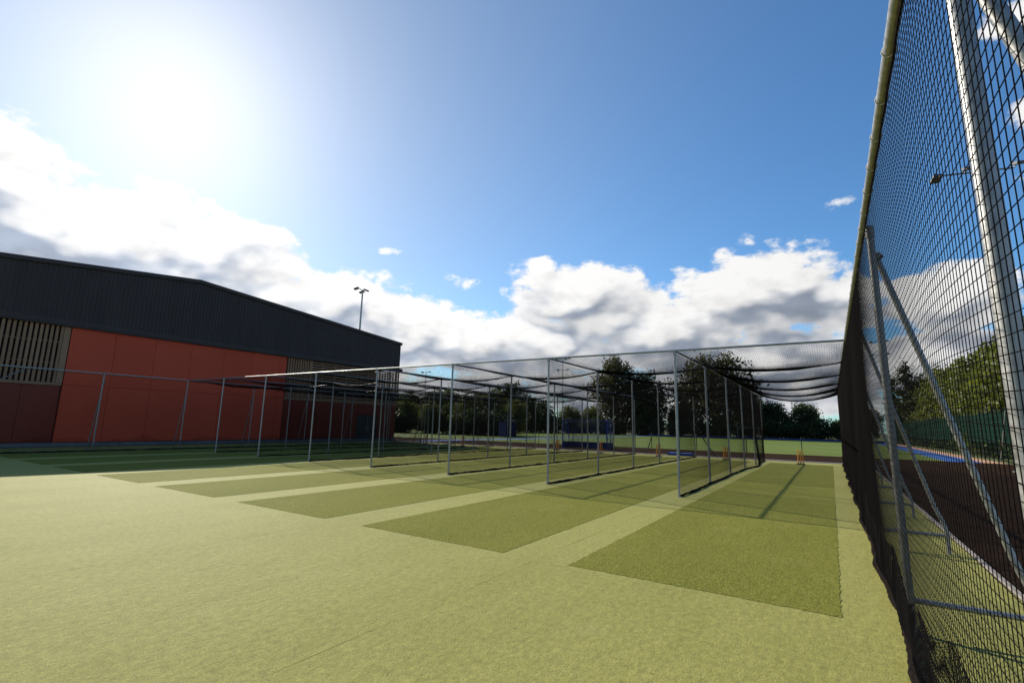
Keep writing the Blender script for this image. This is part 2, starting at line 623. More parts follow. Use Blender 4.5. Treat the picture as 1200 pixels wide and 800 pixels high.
def sheet(name, material, x0, x1, y0, y1, z, parent=None, thick=0.04, jag=0.0, step=0.12):
    """thin slab; jag gives its cut edges a slightly ragged run"""
    if not jag:
        o = MB().box(x0, x1, y0, y1, z - thick, z).build(name, material, parent)
        return o
    ring = []
    nx, ny = max(2, int((x1 - x0) / step)), max(2, int((y1 - y0) / step))
    for i in range(nx):
        ring.append((x0 + (x1 - x0) * i / nx, y0 + rnd.uniform(-jag, jag)))
    for i in range(ny):
        ring.append((x1 + rnd.uniform(-jag, jag), y0 + (y1 - y0) * i / ny))
    for i in range(nx):
        ring.append((x1 - (x1 - x0) * i / nx, y1 + rnd.uniform(-jag, jag)))
    for i in range(ny):
        ring.append((x0 + rnd.uniform(-jag, jag), y1 - (y1 - y0) * i / ny))
    n = len(ring)
    m = MB()
    m.add([(x, y, z - thick) for x, y in ring] + [(x, y, z) for x, y in ring],
          [tuple(range(n, 2 * n))] + [(i, (i + 1) % n, n + (i + 1) % n, n + i) for i in range(n)])
    return m.build(name, material, parent)


# practice turf, laid in rolls with open seams between them
turf = struct(MB().box(-33.6, 1.50, -14, 31.25, -0.08, -0.035).build('turf', 'tarmac'))
seams = [1.50, -3.2, -7.0, -10.7, -14.4, -18.1, -21.8, -25.5, -29.2, -33.6]
for a, b in zip(seams[1:], seams[:-1]):
    sheet('turf_roll', 'pale_turf', a + 0.0016, b - 0.0016, -14, 31.25, 0.0, turf, 0.03, 0.0028, 0.2)
for k in range(8):
    x1 = -0.04 - PITCH * k
    x0 = x1 - 2.72
    sheet('dark_mat', 'dark_turf', x0, x1, 5.62, 14.22, 0.004, turf, 0.0035, 0.011, 0.06)
    sheet('pale_mat', 'mid_turf', x0 + 0.003, x1 - 0.003, 14.235, 17.95, 0.003, turf, 0.0025, 0.004)
    sheet('dark_mat', 'dark_turf', x0, x1, 17.965, 29.3, 0.004, turf, 0.0035, 0.011, 0.06)

kerb = tag(thing('edging_kerb', 'pale concrete edging strip between green turf and brown mulch', 'kerb', (1.54, 0, 0)), 'pale concrete edging strip between green turf and brown mulch', 'kerb')
for i in range(50):
    y = -14 + i * 0.915
    if y > 31:
        break
    MB().box(1.512, 1.562, y, y + 0.91, -0.08, 0.022 + rnd.uniform(-0.006, 0.006)).build('edging_block', 'concrete', kerb)
kerb2 = thing('edging_kerb', 'pale concrete edging strip across the far end of the net lanes', 'kerb', (-15, 31.28, 0))
for i in range(39):
    x = -33.6 + i * 0.915
    MB().box(x, x + 0.91, 31.262, 31.322, -0.08, 0.02 + rnd.uniform(-0.005, 0.005)).build('edging_block', 'concrete', kerb2)

struct(MB().box(-60, 1.57, 31.33, 32.7, -0.08, -0.006).build('path', 'tarmac'))

# brown mulch, uneven
def mulch(x0, x1, y0, y1, nx, ny, z, amp, name):
    xs = np.linspace(x0, x1, nx)
    ys = np.linspace(y0, y1, ny)
    v = []
    for y in ys:
        for x in xs:
            v.append((x, y, z + amp * (wob(x * 1.3, y * 1.3, 3.1) * 0.7 + wob(x * 6, y * 6, 1.2) * 0.6 + rnd.uniform(-0.3, 0.3))))
    f = [(j * nx + i, j * nx + i + 1, (j + 1) * nx + i + 1, (j + 1) * nx + i) for j in range(ny - 1) for i in range(nx - 1)]
    m = MB()
    m.add(v, f)
    return struct(m.build(name, 'brown_mulch'))


mulch(1.563, 9.6, 1.5, 41.0, 110, 420, -0.012, 0.022, 'mulch_ground')
mulch(9.6, 26, -14, 41.0, 20, 60, -0.03, 0.02, 'mulch_ground')
mulch(1.563, 9.6, -14, 1.5, 20, 30, -0.012, 0.02, 'mulch_ground')
mulch(-60, 1.563, 32.7, 41.0, 160, 30, -0.012, 0.02, 'mulch_ground')

pitch = struct(MB().box(-31, 5.9, 41.02, 103, -0.08, 0.0).build('pitch', 'pitch_green'))
MB().box(-31, 5.9, 41.6, 41.68, 0.001, 0.004).build('pitch_line', 'yellow_paint', pitch)
MB().box(-31, 5.9, 49.0, 49.1, 0.001, 0.004).build('pitch_line', 'yellow_paint', pitch)
MB().box(-30.9, 5.8, 64.0, 64.08, 0.001, 0.004).build('pitch_line', 'white_paint', pitch)
sheet('pitch_runoff', 'blue_turf', 5.91, 7.65, 41.02, 105, 0.0, pitch)
sheet('pitch_runoff', 'blue_turf', -33, -31.01, 34.5, 105, 0.0, pitch)
sheet('pitch_runoff', 'blue_turf', -31, 5.9, 103.01, 105, 0.0, pitch)
struct(sheet('paving', 'orange_paving', 7.66, 8.75, 41.02, 105, 0.0))
struct(MB().box(-120, -33.01, 41.02, 110, -0.085, -0.02).build('verge', 'pitch_green'))
struct(MB().box(-60, -34.2, -30, 31.3, -0.085, -0.015).build('path', 'tarmac'))
MB().box(-33, 7.6, 105.02, 105.1, 0.0, 0.32).build('pitch_kickboard', 'navy_board', pitch)

# leaf litter and pale crumbs on the turf
m = MB()
for i in range(1500):
    x = rnd.uniform(-14, 1.45)
    y = 1.2 + 14 * rnd.random() ** 1.6
    s = rnd.uniform(0.003, 0.008) if i % 25 else rnd.uniform(0.009, 0.016)
    a = rnd.uniform(0, 6.28)
    t = rnd.uniform(-0.5, 0.5)
    c, sn = math.cos(a) * s, math.sin(a) * s
    z = 0.011
    m.add([(x - c, y - sn, z), (x + sn * .6, y - c * .6, z + s * t), (x + c, y + sn, z + s * .3), (x - sn * .6, y + c * .6, z + s * abs(t))], [(0, 1, 2, 3)])
o = stuff(m.build('leaf_litter', 'litter'))
tag(o, 'scattered pale crumbs and dead leaf bits on the turf', 'litter')

# ------------------------------------------------------------------ sports hall
WX, Y0, Y1, YR = -34.0, -3.4, 33.0, 14.86
hall = thing('sports_hall', 'big sports hall with dark ribbed metal upper walls and orange-red panels', 'building', (WX, 15, 0))


def roof_z(y):
    return 10.46 - (0.112 if y < YR else 0.077) * abs(y - YR)


# dark core behind the skins; the louvred corner at the far end is left open
core = MB()
core.box(-74, WX - 0.30, Y0 + 0.3, 29.6, 0.0, 6.5)
core.box(-74, WX - 0.30, 29.6, Y1 - 0.3, 0.0, 4.25)
core.box(-74, -37.0, 29.6, Y1 - 0.3, 4.25, 6.5)
core.build('core_wall', 'dark_void', hall)
core = MB()
core.add([(x, y, z) for x in (-74, WX - 0.2) for y, z in ((Y0 + 0.2, 6.5), (Y1 - 0.2, 6.5), (Y1 - 0.2, roof_z(Y1) - 0.15), (YR, roof_z(YR) - 0.15), (Y0 + 0.2, roof_z(Y0) - 0.15))],
         [(0, 1, 2, 3, 4), (9, 8, 7, 6, 5), (0, 5, 6, 1), (1, 6, 7, 2), (2, 7, 8, 3), (3, 8, 9, 4), (4, 9, 5, 0)])
core.build('upper_wall', 'dark_void', hall)

# ribbed cladding sheets, one metre cover each
RIB = 0.2
y = Y0
while y < Y1 - 0.01:
    ye = min(y + 1.0, Y1)
    m = MB()
    prof = []
    yy = y
    while yy < ye - 0.001:
        for dy, dx in ((0.0, 0.0), (0.125, 0.0), (0.14, 0.035), (0.185, 0.035)):
            if yy + dy < ye:
                prof.append((yy + dy, dx))
        yy += RIB
    prof.append((ye - 0.001, 0.0))
    vs_ = []
    for (py, dx) in prof:
        vs_ += [(WX - 0.05 + dx, py, 6.62), (WX - 0.05 + dx, py, roof_z(py) - 0.02)]
    m.add(vs_, [(2 * i, 2 * i + 2, 2 * i + 3, 2 * i + 1) for i in range(len(prof) - 1)])
    m.build('cladding_sheet', 'dark_cladding', hall)
    y += 1.0
# bottom flashing, soffit and verge trims
MB().box(WX - 0.25, WX + 0.13, Y0 - 0.25, Y1 + 0.28, 6.36, 6.64).build('fascia', 'dark_cladding', hall)
MB().box(WX - 0.30, WX + 0.10, Y0 - 0.2, Y1 + 0.22, 6.30, 6.357).build('soffit', 'dark_cladding', hall)
for s in (0, 1):
    ya, yb = ((Y0 - 0.12, YR), (YR, Y1 + 0.12))[s]
    za, zb = roof_z(ya), roof_z(yb)
    m = MB()
    m.add([(x, yy_, z_ + dz) for x in (WX - 0.12, WX + 0.09) for yy_, z_ in ((ya, za), (yb, zb)) for dz in (-0.16, 0.07)],
          [(0, 2, 3, 1), (4, 5, 7, 6), (0, 4, 6, 2), (1, 3, 7, 5), (0, 1, 5, 4), (2, 6, 7, 3)])
    m.build('verge_trim', 'dark_cladding', hall)
    m = MB()
    m.add([(x, yy_, z_ + dz) for x in (-74.5, WX - 0.125) for yy_, z_ in ((ya, za), (yb, zb)) for dz in (-0.10, 0.03)],
          [(0, 2, 3, 1), (4, 5, 7, 6), (0, 4, 6, 2), (1, 3, 7, 5), (0, 1, 5, 4), (2, 6, 7, 3)])
    m.build('roof', 'dark_cladding', hall)
MB().box(-74, WX - 0.06, Y1 - 0.19, Y1 + 0.06, 6.66, roof_z(Y1) - 0.12).build('end_cladding', 'dark_cladding', hall)
# orange-red panels (two metre modules, joint at half height)
MB().box(WX - 0.29, WX - 0.20, 8.9, 21.55, 0.2, 6.3).build('panel_backing', 'dark_void', hall)
GAP = 0.014
for i in range(-6, 7):
    ya = 8.92 + i * (12.62 / 6.3)
    yb = min(ya + 12.62 / 6.3, 21.54)
    if i < 0:
        if ya > 2.4 - 1.0:
            continue
        yb = min(yb, 2.85)
    if yb - ya < 0.1 or ya < Y0:
        continue
    for z0, z1 in ((0.22, 3.22), (3.22, 6.30)):
        MB().box(WX - 0.19, WX - 0.06 + rnd.uniform(-0.004, 0.004), ya + GAP / 2, yb - GAP / 2, z0 + GAP / 2, z1 - GAP / 2).build('wall_panel', 'orange_red_panel', hall)
# dark red lower panels, set back a little
def low_panels(ya, yb, skip=None):
    n = max(1, round((yb - ya) / 1.5))
    for i in range(n):
        a, b = ya + (yb - ya) * i / n, ya + (yb - ya) * (i + 1) / n
        z0 = 0.22
        if skip and a < skip[1] and b > skip[0]:
            if a < skip[0]:
                MB().box(WX - 0.28, WX - 0.16, a + 0.006, skip[0] - 0.05, z0, 3.14).build('lower_panel', 'dark_red_panel', hall)
            if b > skip[1]:
                MB().box(WX - 0.28, WX - 0.16, skip[1] + 0.05, b - 0.006, z0, 3.14).build('lower_panel', 'dark_red_panel', hall)
            a, b, z0 = max(a, skip[0] - 0.04), min(b, skip[1] + 0.04), 2.2
        MB().box(WX - 0.28, WX - 0.16, a + 0.006, b - 0.006, z0, 3.14).build('lower_panel', 'dark_red_panel', hall)


low_panels(2.9, 8.88)
low_panels(21.58, 32.9, (28.6, 30.8))
MB().box(WX - 0.29, WX - 0.18, 28.6, 30.8, 0.02, 2.16).build('door', 'door_dark', hall)
dr = hall.children[-1]
MB().box(WX - 0.178, WX - 0.15, 29.69, 29.71, 0.05, 2.12).build('door_joint', 'plinth_metal', dr)
for yy in (29.6, 29.8):
    MB().tube([(WX - 0.12, yy, 0.9), (WX - 0.12, yy, 1.3)], 0.014, 8).build('handle', 'galvanised_steel', dr)
# timber louvres
for (ya, yb) in ((2.9, 8.6), (21.6, 23.6)):
    n = round((yb - ya) / 0.205)
    for i in range(n):
        yy = ya + 0.05 + i * 0.205
        MB().box(WX - 0.17, WX - 0.06, yy, yy + 0.115, 3.30, 6.29).build('slat', 'timber', hall)
    MB().box(WX - 0.175, WX - 0.055, ya, yb + (0.27 if ya < 5 else 0.05), 3.155, 3.295).build('louvre_rail', 'timber', hall)
MB().box(WX - 0.174, WX - 0.054, 8.62, 8.88, 3.30, 6.29).build('louvre_rail', 'timber', hall)
for zz in (4.3, 5.4):
    for (ya, yb) in ((2.9, 8.6), (21.6, 23.6)):
        MB().box(WX - 0.215, WX - 0.175, ya, yb, zz, zz + 0.07).build('louvre_batten', 'timber', hall)
for i in range(15):
    zz = 3.32 + i * 0.2
    for (ya, yb) in ((23.72, 28.3), (28.32, 32.9)):
        MB().box(WX - 0.17, WX - 0.06, ya, yb, zz, zz + 0.10).build('slat', 'timber', hall)
MB().box(WX - 0.175, WX - 0.055, 23.66, 33.0, 3.155, 3.295).build('louvre_rail', 'timber', hall)
MB().box(WX - 0.176, WX - 0.05, 23.6, 23.71, 3.30, 6.29).build('louvre_rail', 'timber', hall)
for yy in (24.8, 26.0, 27.2, 28.3, 29.5, 30.8, 32.0, 32.88):
    MB().box(WX - 0.24, WX - 0.175, yy - 0.04, yy + 0.04, 3.30, 6.29).build('louvre_batten', 'timber', hall)
# end wall beyond the corner
MB().box(-74, WX - 0.18, Y1 - 0.29, Y1 - 0.02, 0.2, 3.14).build('end_wall', 'dark_red_panel', hall)
MB().box(-74, -37.0, Y1 - 0.285, Y1 - 0.03, 3.16, 6.28).build('end_wall', 'orange_red_panel', hall)
for i in range(9):
    xx = -36.9 + i * 0.36
    MB().box(xx, xx + 0.10, Y1 - 0.15, Y1 - 0.05, 4.26, 6.29).build('slat', 'timber', hall)
MB().box(WX - 0.24, WX - 0.02, Y0, Y1, 0.0, 0.195).build('plinth', 'plinth_metal', hall)

# ------------------------------------------------------------------ practice nets
CELL, NET_R = 0.048, 0.0017
ORD = ['first', 'second', 'third', 'fourth', 'fifth', 'sixth', 'seventh', 'eighth']


def post(parent, x, y, h=HT, r=0.031, lean=(0, 0)):
    o = MB().tube([(x, y, -0.02), (x + lean[0], y + lean[1], h)], r, 12).build('post', 'galvanised_steel', parent, True)
    MB().tube([(x, y, -0.01), (x, y, 0.02)], 0.055, 12).build('ground_socket', 'galvanised_steel', o, True)
    m = MB().tube([(x + lean[0], y + lean[1], h - 0.10), (x + lean[0], y + lean[1], h + 0.012)], r + 0.008, 12)
    m.build('tube_clamp', 'galvanised_steel', o, True)
    return o


def skirt(parent, pts_fn, ya, yb, seed, r0=0.028):
    pts, rs = [], []
    n = int((yb - ya) / 0.05)
    for i in range(n + 1):
        yy = ya + (yb - ya) * i / n
        x, z = pts_fn(yy)
        pts.append((x + 0.02 * wob(yy * 2.1, seed, 0), yy, max(0.018, z + 0.012 * wob(yy * 3, seed, 5))))
        rs.append(r0 * (1.0 + 0.45 * wob(yy * 1.7, seed, 9) + 0.35 * wob(yy * 11, seed, 2) + 0.2 * wob(yy * 27, seed, 4)))
    o = MB().tube(pts, rs, 7).build('net_skirt', 'net_bunch', parent, True)
    return o


def sway(y, z, seed, amp=0.05):
    out = np.zeros_like(y)
    for k, (a, b, ph) in enumerate(((0.9, 0.8, 0.3), (1.7, 1.3, 1.9), (0.43, 0.5, 4.0))):
        out += np.sin(a * y + seed * 1.7 + ph) * np.sin(b * z + seed + ph * 0.6) * (0.55 ** k)
    return amp * out


divider_x = [XR - PITCH * k for k in range(1, 8)]
for k, dx in enumerate(divider_x):
    place = 'front row divider' if k == 0 else 'divider'
    d = thing('net_divider', f'black net divider on steel posts, {ORD[k]} one from the right-hand fence', 'net', (dx, LY[0], 0), 'dividers between the net lanes')
    for yy in LY:
        post(d, dx, yy)
    MB().tube([(dx, LY[0] - 0.04, HT), (dx, LY[-1] + 0.04, HT)], 0.026, 10).build('top_rail', 'galvanised_steel', d, True)
    off = 0.045

    def surf(U, V, dx=dx, k=k):
        Yv = LY[0] + 0.03 + U
        Z = 0.03 + V
        prof = np.sin(np.clip(V / 3.5, 0, 1) * math.pi)
        fr = ((U % 3.66) / 3.66)
        bulge = sway(Yv, Z, k * 2.3, 0.035) * prof + 0.03 * np.sin(fr * math.pi) * (1 - V / 3.6)
        if k == 0:
            bulge += 0.22 * np.exp(-((Yv - 25.8) / 2.0) ** 2) * np.clip(1 - V / 3.4, 0, 1)
        return np.stack([dx + 0.04 + bulge, Yv, Z], axis=-1)
    me = net_mesh('netting', surf, 18.24, 3.50, CELL, 7, 0.0022, (1, 0, 0))
    stuff(link('netting', me, d))

    def fn(yy, dx=dx, k=k):
        fr = ((yy - LY[0]) % 3.66) / 3.66
        b = 0.04 * math.sin(fr * math.pi) + 0.03
        if k == 0:
            b += 0.22 * math.exp(-((yy - 25.8) / 2.0) ** 2)
        return dx + b, 0.03
    skirt(d, fn, LY[0] - 0.02, LY[-1], k * 3.1)

# roof nets, one per lane, hung from cables across the lane
for k in range(8):
    xa = XR - PITCH * (k + 1)
    which = 'next to the right-hand fence' if k == 0 else ('over the lane nearest the hall' if k == 7 else f'over the {ORD[k]} lane from the right-hand fence')
    d = thing('roof_net', f'sagging black roof net {which}' if k else 'sagging black roof net over the lane along the right-hand fence', 'net', (xa + PITCH / 2, LY[0], HT), 'roof nets over the lanes')
    MB().tube([(xa, LY[0], HT + 0.004), (xa + PITCH, LY[0], HT + 0.004)], 0.027, 10).build('front_rail', 'galvanised_steel', d, True)
    sag0 = 0.24 + 0.05 * wob(k * 3.3, 1, 2)

    def droop(fx, y, k=k, sag0=sag0):
        grow = 0.55 + 0.75 * np.clip((y - LY[0]) / 18.3, 0, 1)
        s = sag0 * grow * 4 * fx * (1 - fx)
        s = s * np.clip((y - LY[0]) / 1.8, 0, 1) ** 0.7
        fr = ((y - LY[0]) % 3.66) / 3.66
        return s + 0.10 * np.sin(fr * math.pi) * np.sin(np.clip(fx, 0, 1) * math.pi)

    def surf(U, V, xa=xa, droop=droop):
        fx = V / 3.62
        Yv = LY[0] + 0.02 + U
        return np.stack([xa + 0.02 + V, Yv, HT - 0.03 - droop(fx, Yv)], axis=-1)
    me = net_mesh('netting', surf, 18.26, 3.62, CELL, 10, 0.0019, (0, 0, 1), 0.46)
    stuff(link('netting', me, d))
    for j, yy in enumerate(LY[1:]):
        pts, rs, pc = [], [], []
        for i in range(25):
            fx = i / 24
            z = HT - 0.02 - float(droop(np.array(fx), np.array(yy + 0.0005)))
            pc.append((xa + PITCH * fx, yy, z + 0.015))
            pts.append((xa + 0.03 + (PITCH - 0.06) * fx, yy + 0.02 * wob(fx * 5, yy, k), z - 0.012 - 0.02 * abs(wob(fx * 6, yy * 2, k))))
            rs.append((0.016 + 0.010 * math.sin(fx * math.pi)) * (1 + 0.35 * wob(fx * 9, yy, k + 3.3)))
        MB().tube(pc, 0.007, 6).build('cable', 'galvanised_steel', d, True)
        MB().tube(pts, rs, 7).build('net_bunch', 'net_bunch', d, True)


def side_fence(x, ys, y_near, side, label, seed, strut_in):
    d = thing('side_fence', label, 'fence', (x, LY[0], 0))
    for yy in ys:
        post(d, x + side * 0.03, yy, HT - 0.02, 0.031, (-side * 0.012, 0))
        # raking strut that bends upright at its foot, and the low tie bar
        fx = x + side * 0.83
        pts = [(x + side * 0.045, yy + 0.05, 3.26 if yy < 3 else 3.33), (fx - side * 0.10, yy + 0.05, 0.62), (fx - side * 0.035, yy + 0.05, 0.44), (fx, yy + 0.05, 0.30), (fx, yy + 0.05, -0.02)]
        s = MB().tube(pts, 0.026, 10).build('strut', 'galvanised_steel', d, True)
        MB().tube([(x + side * 0.04, yy + 0.05, 3.28), (x + side * 0.085, yy + 0.05, 3.32)], 0.04, 10).build('strut_bracket', 'galvanised_steel', s, True)
        MB().tube([(x + side * 0.03, yy + 0.05, 0.245), (fx, yy + 0.05, 0.245)], 0.024, 10).build('tie_bar', 'galvanised_steel', d, True)
    MB().tube([(x - side * 0.03, y_near, HT + 0.01), (x - side * 0.03, LY[-1] + 0.04, HT + 0.01)], 0.030, 12).build('top_rail', 'galvanised_steel', d, True)
    L = LY[-1] - y_near - 0.02

    def surf(U, V):
        Yv = y_near + U
        Z = 0.035 + V
        fr = np.clip(1 - V / 3.45, 0, 1)
        b = sway(Yv, Z, seed, 0.012) * np.sin(np.clip(V / 3.5, 0, 1) * math.pi)
        # scalloped top between the ties
        sc = 0.035 * np.abs(np.sin(Yv * math.pi / 0.45)) * np.clip((V - 3.3) / 0.2, 0, 1)
        skew = 0.10 * np.sin((Yv - 1.93) / 3.66 * 2 * math.pi) * np.clip(V / 3.5, 0, 1) * np.clip((3.5 - V) / 0.5, 0, 1) * 0.6
        return np.stack([x - side * (0.022 + 0.014 * fr) - b, Yv + 0.02 * np.sin(Z * 1.1 + Yv * 0.8), Z - sc + skew], axis=-1)
    me = net_mesh('netting', surf, L, 3.53, CELL, 12, NET_R, (1, 0, 0), 0.11)
    stuff(link('netting', me, d))

    def fn(yy):
        b = 0.045 + 0.022 * math.sin(yy * 1.72 + 0.8) + 0.03 * wob(yy * 0.8, seed, 1)
        return x - side * b, 0.03
    skirt(d, fn, y_near, LY[-1], seed, 0.033)
    # surplus net folded up along the foot of the fence
    def fold(U, V):
        Yv = y_near + U
        top = 0.30 + 0.10 * np.sin(Yv * 1.9 + seed) + 0.06 * np.sin(Yv * 4.7)
        return np.stack([x - side * (0.040 + 0.008 * np.sin(Yv * 2.6 + V * 3) + 0.003 * np.sin(Yv * 7)), Yv + 0.03 * np.sin(V * 5 + Yv), 0.03 + V * (0.22 + top)], axis=-1)
    me = net_mesh('net_fold', fold, L, 1.0, 0.04, 8, NET_R, (1, 0, 0), 0.11)
    stuff(link('net_fold', me, d))
    # head rope and ties
    pts = []
    n = int(L / 0.15)
    for i in range(n + 1):
        yy = y_near + L * i / n
        pts.append((x - side * 0.022, yy, HT - 0.030 - 0.03 * abs(math.sin(yy * math.pi / 0.45))))
    MB().tube(pts, 0.006, 6).build('head_rope', 'net_bunch', d, True)
    m = MB()
    yy = y_near + 0.2
    while yy < LY[-1]:
        m.tube([(x - side * 0.03 + 0.034 * math.cos(a), yy + 0.006 * math.sin(a * 2), HT + 0.01 + 0.034 * math.sin(a)) for a in np.linspace(0, 6.28, 9)], 0.0035, 5, False)
        yy += 0.45
    stuff(m.build('rope_ties', 'rope_tie', d))
    return d


rf = side_fence(XR, [-1.75, 1.93, 5.58, 9.3, 12.85, 16.45, 20.1, 23.7, 27.3, 30.95], -4.0, 1,
                'tall steel-post net fence on the right beside the brown mulch', 2.0, False)
lf = side_fence(XL, [-1.9, 1.75, 5.35, 9.01, 12.67, 16.33, 19.99, 23.65, 27.31, 30.95], -4.0, -1,
                'steel-post net fence in front of the orange-red hall wall', 6.0, False)
MB().tube([(XL, 6.3, 3.58), (XL, 5.37, 2.9)], 0.02, 8).build('knee_brace', 'galvanised_steel', lf, True)


# ------------------------------------------------------------------ stumps
def stumps(x, y, base_mat, label, rz=0.0):
    d = thing('stump_set', label, 'stumps', (x, y, 0), 'spring-back stumps at the lane ends')
    for i in (-1, 0, 1):
        px = x + i * 0.105
        s = MB().tube([(px, y, 0.045), (px, y, 0.66), (px, y, 0.70), (px, y, 0.712)], [0.024, 0.024, 0.022, 0.014], 10).build('stump', 'stump_orange', d, True)
        MB().tube([(px, y, 0.03), (px, y, 0.075)], 0.028, 10).build('spring', 'black_rubber', s, True)
    m = MB()
    m.box(x - 0.19, x + 0.19, y - 0.10, y + 0.10, 0.008, 0.035)
    m.box(x - 0.16, x + 0.16, y - 0.07, y + 0.07, 0.0355, 0.045)
    m.build('base', base_mat, d)
    return d


bays = [XR - PITCH * (k + 0.5) for k in range(8)]
stumps(bays[0], 29.2, 'black_rubber', 'orange stumps on a black base in the open right-hand lane')
stumps(bays[1] + 0.1, 29.6, 'black_rubber', 'orange stumps in the second lane from the right-hand fence')
stumps(bays[2] + 0.1, 29.4, 'blue_plastic', 'orange stumps on a blue base in the third lane from the right')
stumps(bays[3] + 0.05, 29.6, 'blue_plastic', 'orange stumps on a blue base in the fourth lane from the right')
stumps(bays[4] + 0.1, 30.7, 'black_rubber', 'orange stumps in the fifth lane, in front of the blue hockey goal')
stumps(bays[6], 29.6, 'black_rubber', 'orange stumps in the seventh lane, left of the far blue shelter')
stumps(bays[7], 29.6, 'black_rubber', 'orange stumps in the shaded lane nearest the hall')

# ------------------------------------------------------------------ things between the lanes and the pitch
blue = thing('blue_mat', 'flat blue foam mat lying behind the second lane', 'mat', (-8.2, 32.2, 0))
m = MB()
m.box(-8.75, -7.35, 31.75, 32.55, 0.0, 0.14)
m.build('foam_block', 'blue_plastic', blue)
MB().box(-8.755, -7.345, 31.744, 31.75, 0.05, 0.09).build('carry_strap', 'navy_board', blue)
for (xa, za, xb, lab) in ((-6.85, 1.22, -6.05, 'thin black pole leaning left behind the second lane'), (-9.95, 1.15, -10.35, 'thin black pole leaning right behind the third lane')):
    pl = thing('leaning_pole', lab, 'pole', (xb, 32.6, 0))
    MB().tube([(xb, 32.6, -0.02), (xa, 32.6, za)], 0.032, 8).build('shaft', 'black_steel', pl, True)
    MB().tube([(xb - 0.06, 32.6, -0.01), (xb + 0.06, 32.6, -0.01)], 0.05, 8).build('foot', 'black_steel', pl, True)


def hockey_goal(x, y, rz, label, frame, board, netd):
    d = thing('hockey_goal', label, 'goal', (x, y, 0))
    for s in (-1.83, 1.83):
        MB().box(x + s - 0.03, x + s + 0.03, y - 0.04, y + 0.04, 0, 2.14).build('goal_post', frame, d)
        MB().box(x + s - 0.025, x + s + 0.025, y + 0.045, y + 1.2, 0.0, 0.46).build('side_board', board, d)
        MB().tube([(x + s, y, 2.12), (x + s, y + 0.9, 2.12), (x + s, y + 1.2, 0.1)], 0.025, 8).build('stay', frame, d, True)
    MB().box(x - 1.8, x + 1.8, y - 0.04, y + 0.04, 2.08, 2.14).build('crossbar', frame, d)
    MB().box(x - 1.8, x + 1.8, y + 1.15, y + 1.2, 0.0, 0.46).build('back_board', board, d)

    def surf(U, V):
        t = V / 2.9
        yy = np.where(t < 0.3, t / 0.3 * 0.9, 0.9 + (t - 0.3) / 0.7 * 0.25)
        zz = np.where(t < 0.3, 2.12, 2.12 - (t - 0.3) / 0.7 * 1.7)
        return np.stack([x - 1.8 + U, y + yy, zz - 0.04 * np.sin(U * 3)], axis=-1)
    me = net_mesh('goal_net', surf, 3.6, 2.9, 0.07, 8, 0.003, (0, 0.5, 1))
    me.materials[0] = MATS[netd]
    stuff(link('goal_net', me, d))
    for s in (-1.8, 1.8):
        m = MB()
        for i in range(14):
            yy = y + 0.05 + i * 0.08
            m.tube([(x + s, yy, 0.46), (x + s, yy, 2.1 - max(0, (yy - y - 0.85)) * 4.5)], 0.003, 4, False)
        for i in range(18):
            zz = 0.5 + i * 0.09
            m.tube([(x + s, y, zz), (x + s, y + 1.15 - 0.3 * (zz - 0.1) / 2, zz)], 0.003, 4, False)
        o_ = m.build('goal_side_net', netd, d)
        stuff(o_)
    return d


hockey_goal(-15.9, 35.0, 0, 'blue hockey goal with navy backboards parked behind the net lanes', 'goal_blue', 'navy_board', 'goal_blue')
hockey_goal(-13.3, 104.0, 0, 'far grey hockey goal with dark boards at the end of the pitch', 'galvanised_steel', 'navy_board', 'net_cord')

for i in range(9):
    x = -1.85 - i * 3.6
    d = thing('rail_post', f'thin black post at the pitch edge, {"straight beyond the right-hand lane" if i == 0 else ORD[i - 1] + " one left of the right-hand lane"}', 'post', (x, 41.3, 0), 'black posts along the pitch edge')
    MB().tube([(x, 41.3, 0), (x, 41.3, 1.18)], 0.03, 8).build('shaft', 'black_steel', d, True)
    MB().tube([(x, 41.3, 1.175), (x, 41.3, 1.21)], [0.036, 0.02], 8).build('cap', 'black_steel', d, True)


def shelter(x, y, wdt, label, panel, trim):
    d = thing('team_shelter', label, 'shelter', (x, y, 0))
    MB().box(x - 1.0, x - 0.95, y - wdt / 2, y + wdt / 2, 0.05, 2.0).build('back_panel', panel, d)
    for s in (-1, 1):
        MB().box(x - 0.949, x + 0.25, y + s * wdt / 2 - 0.025, y + s * wdt / 2 + 0.025, 0.05, 1.95).build('side_panel', panel, d)
    m = MB()
    pts = [(x - 1.02 + 1.45 * i / 6, 2.0 + 0.22 * math.sin(math.pi * (0.25 + 0.5 * i / 6))) for i in range(7)]
    v = [(px, yy, pz + dz) for (px, pz) in pts for yy in (y - wdt / 2 - 0.05, y + wdt / 2 + 0.05) for dz in (0, 0.04)]
    f = []
    for i in range(6):
        a, b = i * 4, i * 4 + 4
        f += [(a, b, b + 2, a + 2), (a + 1, a + 3, b + 3, b + 1), (a, a + 1, b + 1, b), (a + 2, b + 2, b + 3, a + 3)]
    f += [(0, 2, 3, 1), (24, 25, 27, 26)]
    m.add(v, f)
    m.build('roof', trim, d)
    MB().box(x - 0.9, x - 0.5, y - wdt / 2 + 0.1, y + wdt / 2 - 0.1, 0.40, 0.45).build('bench', trim, d)
    for s in (-1, 0, 1):
        MB().box(x - 0.75, x - 0.68, y + s * (wdt / 2 - 0.3) - 0.03, y + s * (wdt / 2 - 0.3) + 0.03, 0.0, 0.398).build('bench_leg', 'black_steel', d)


shelter(-37.0, 57.0, 2.4, 'blue team shelter beside the far left edge of the pitch', 'navy_board', 'navy_board')
shelter(-42.0, 64.0, 3.2, 'teal team shelter left of the blue one beside the pitch', 'teal_panel', 'far_roof')


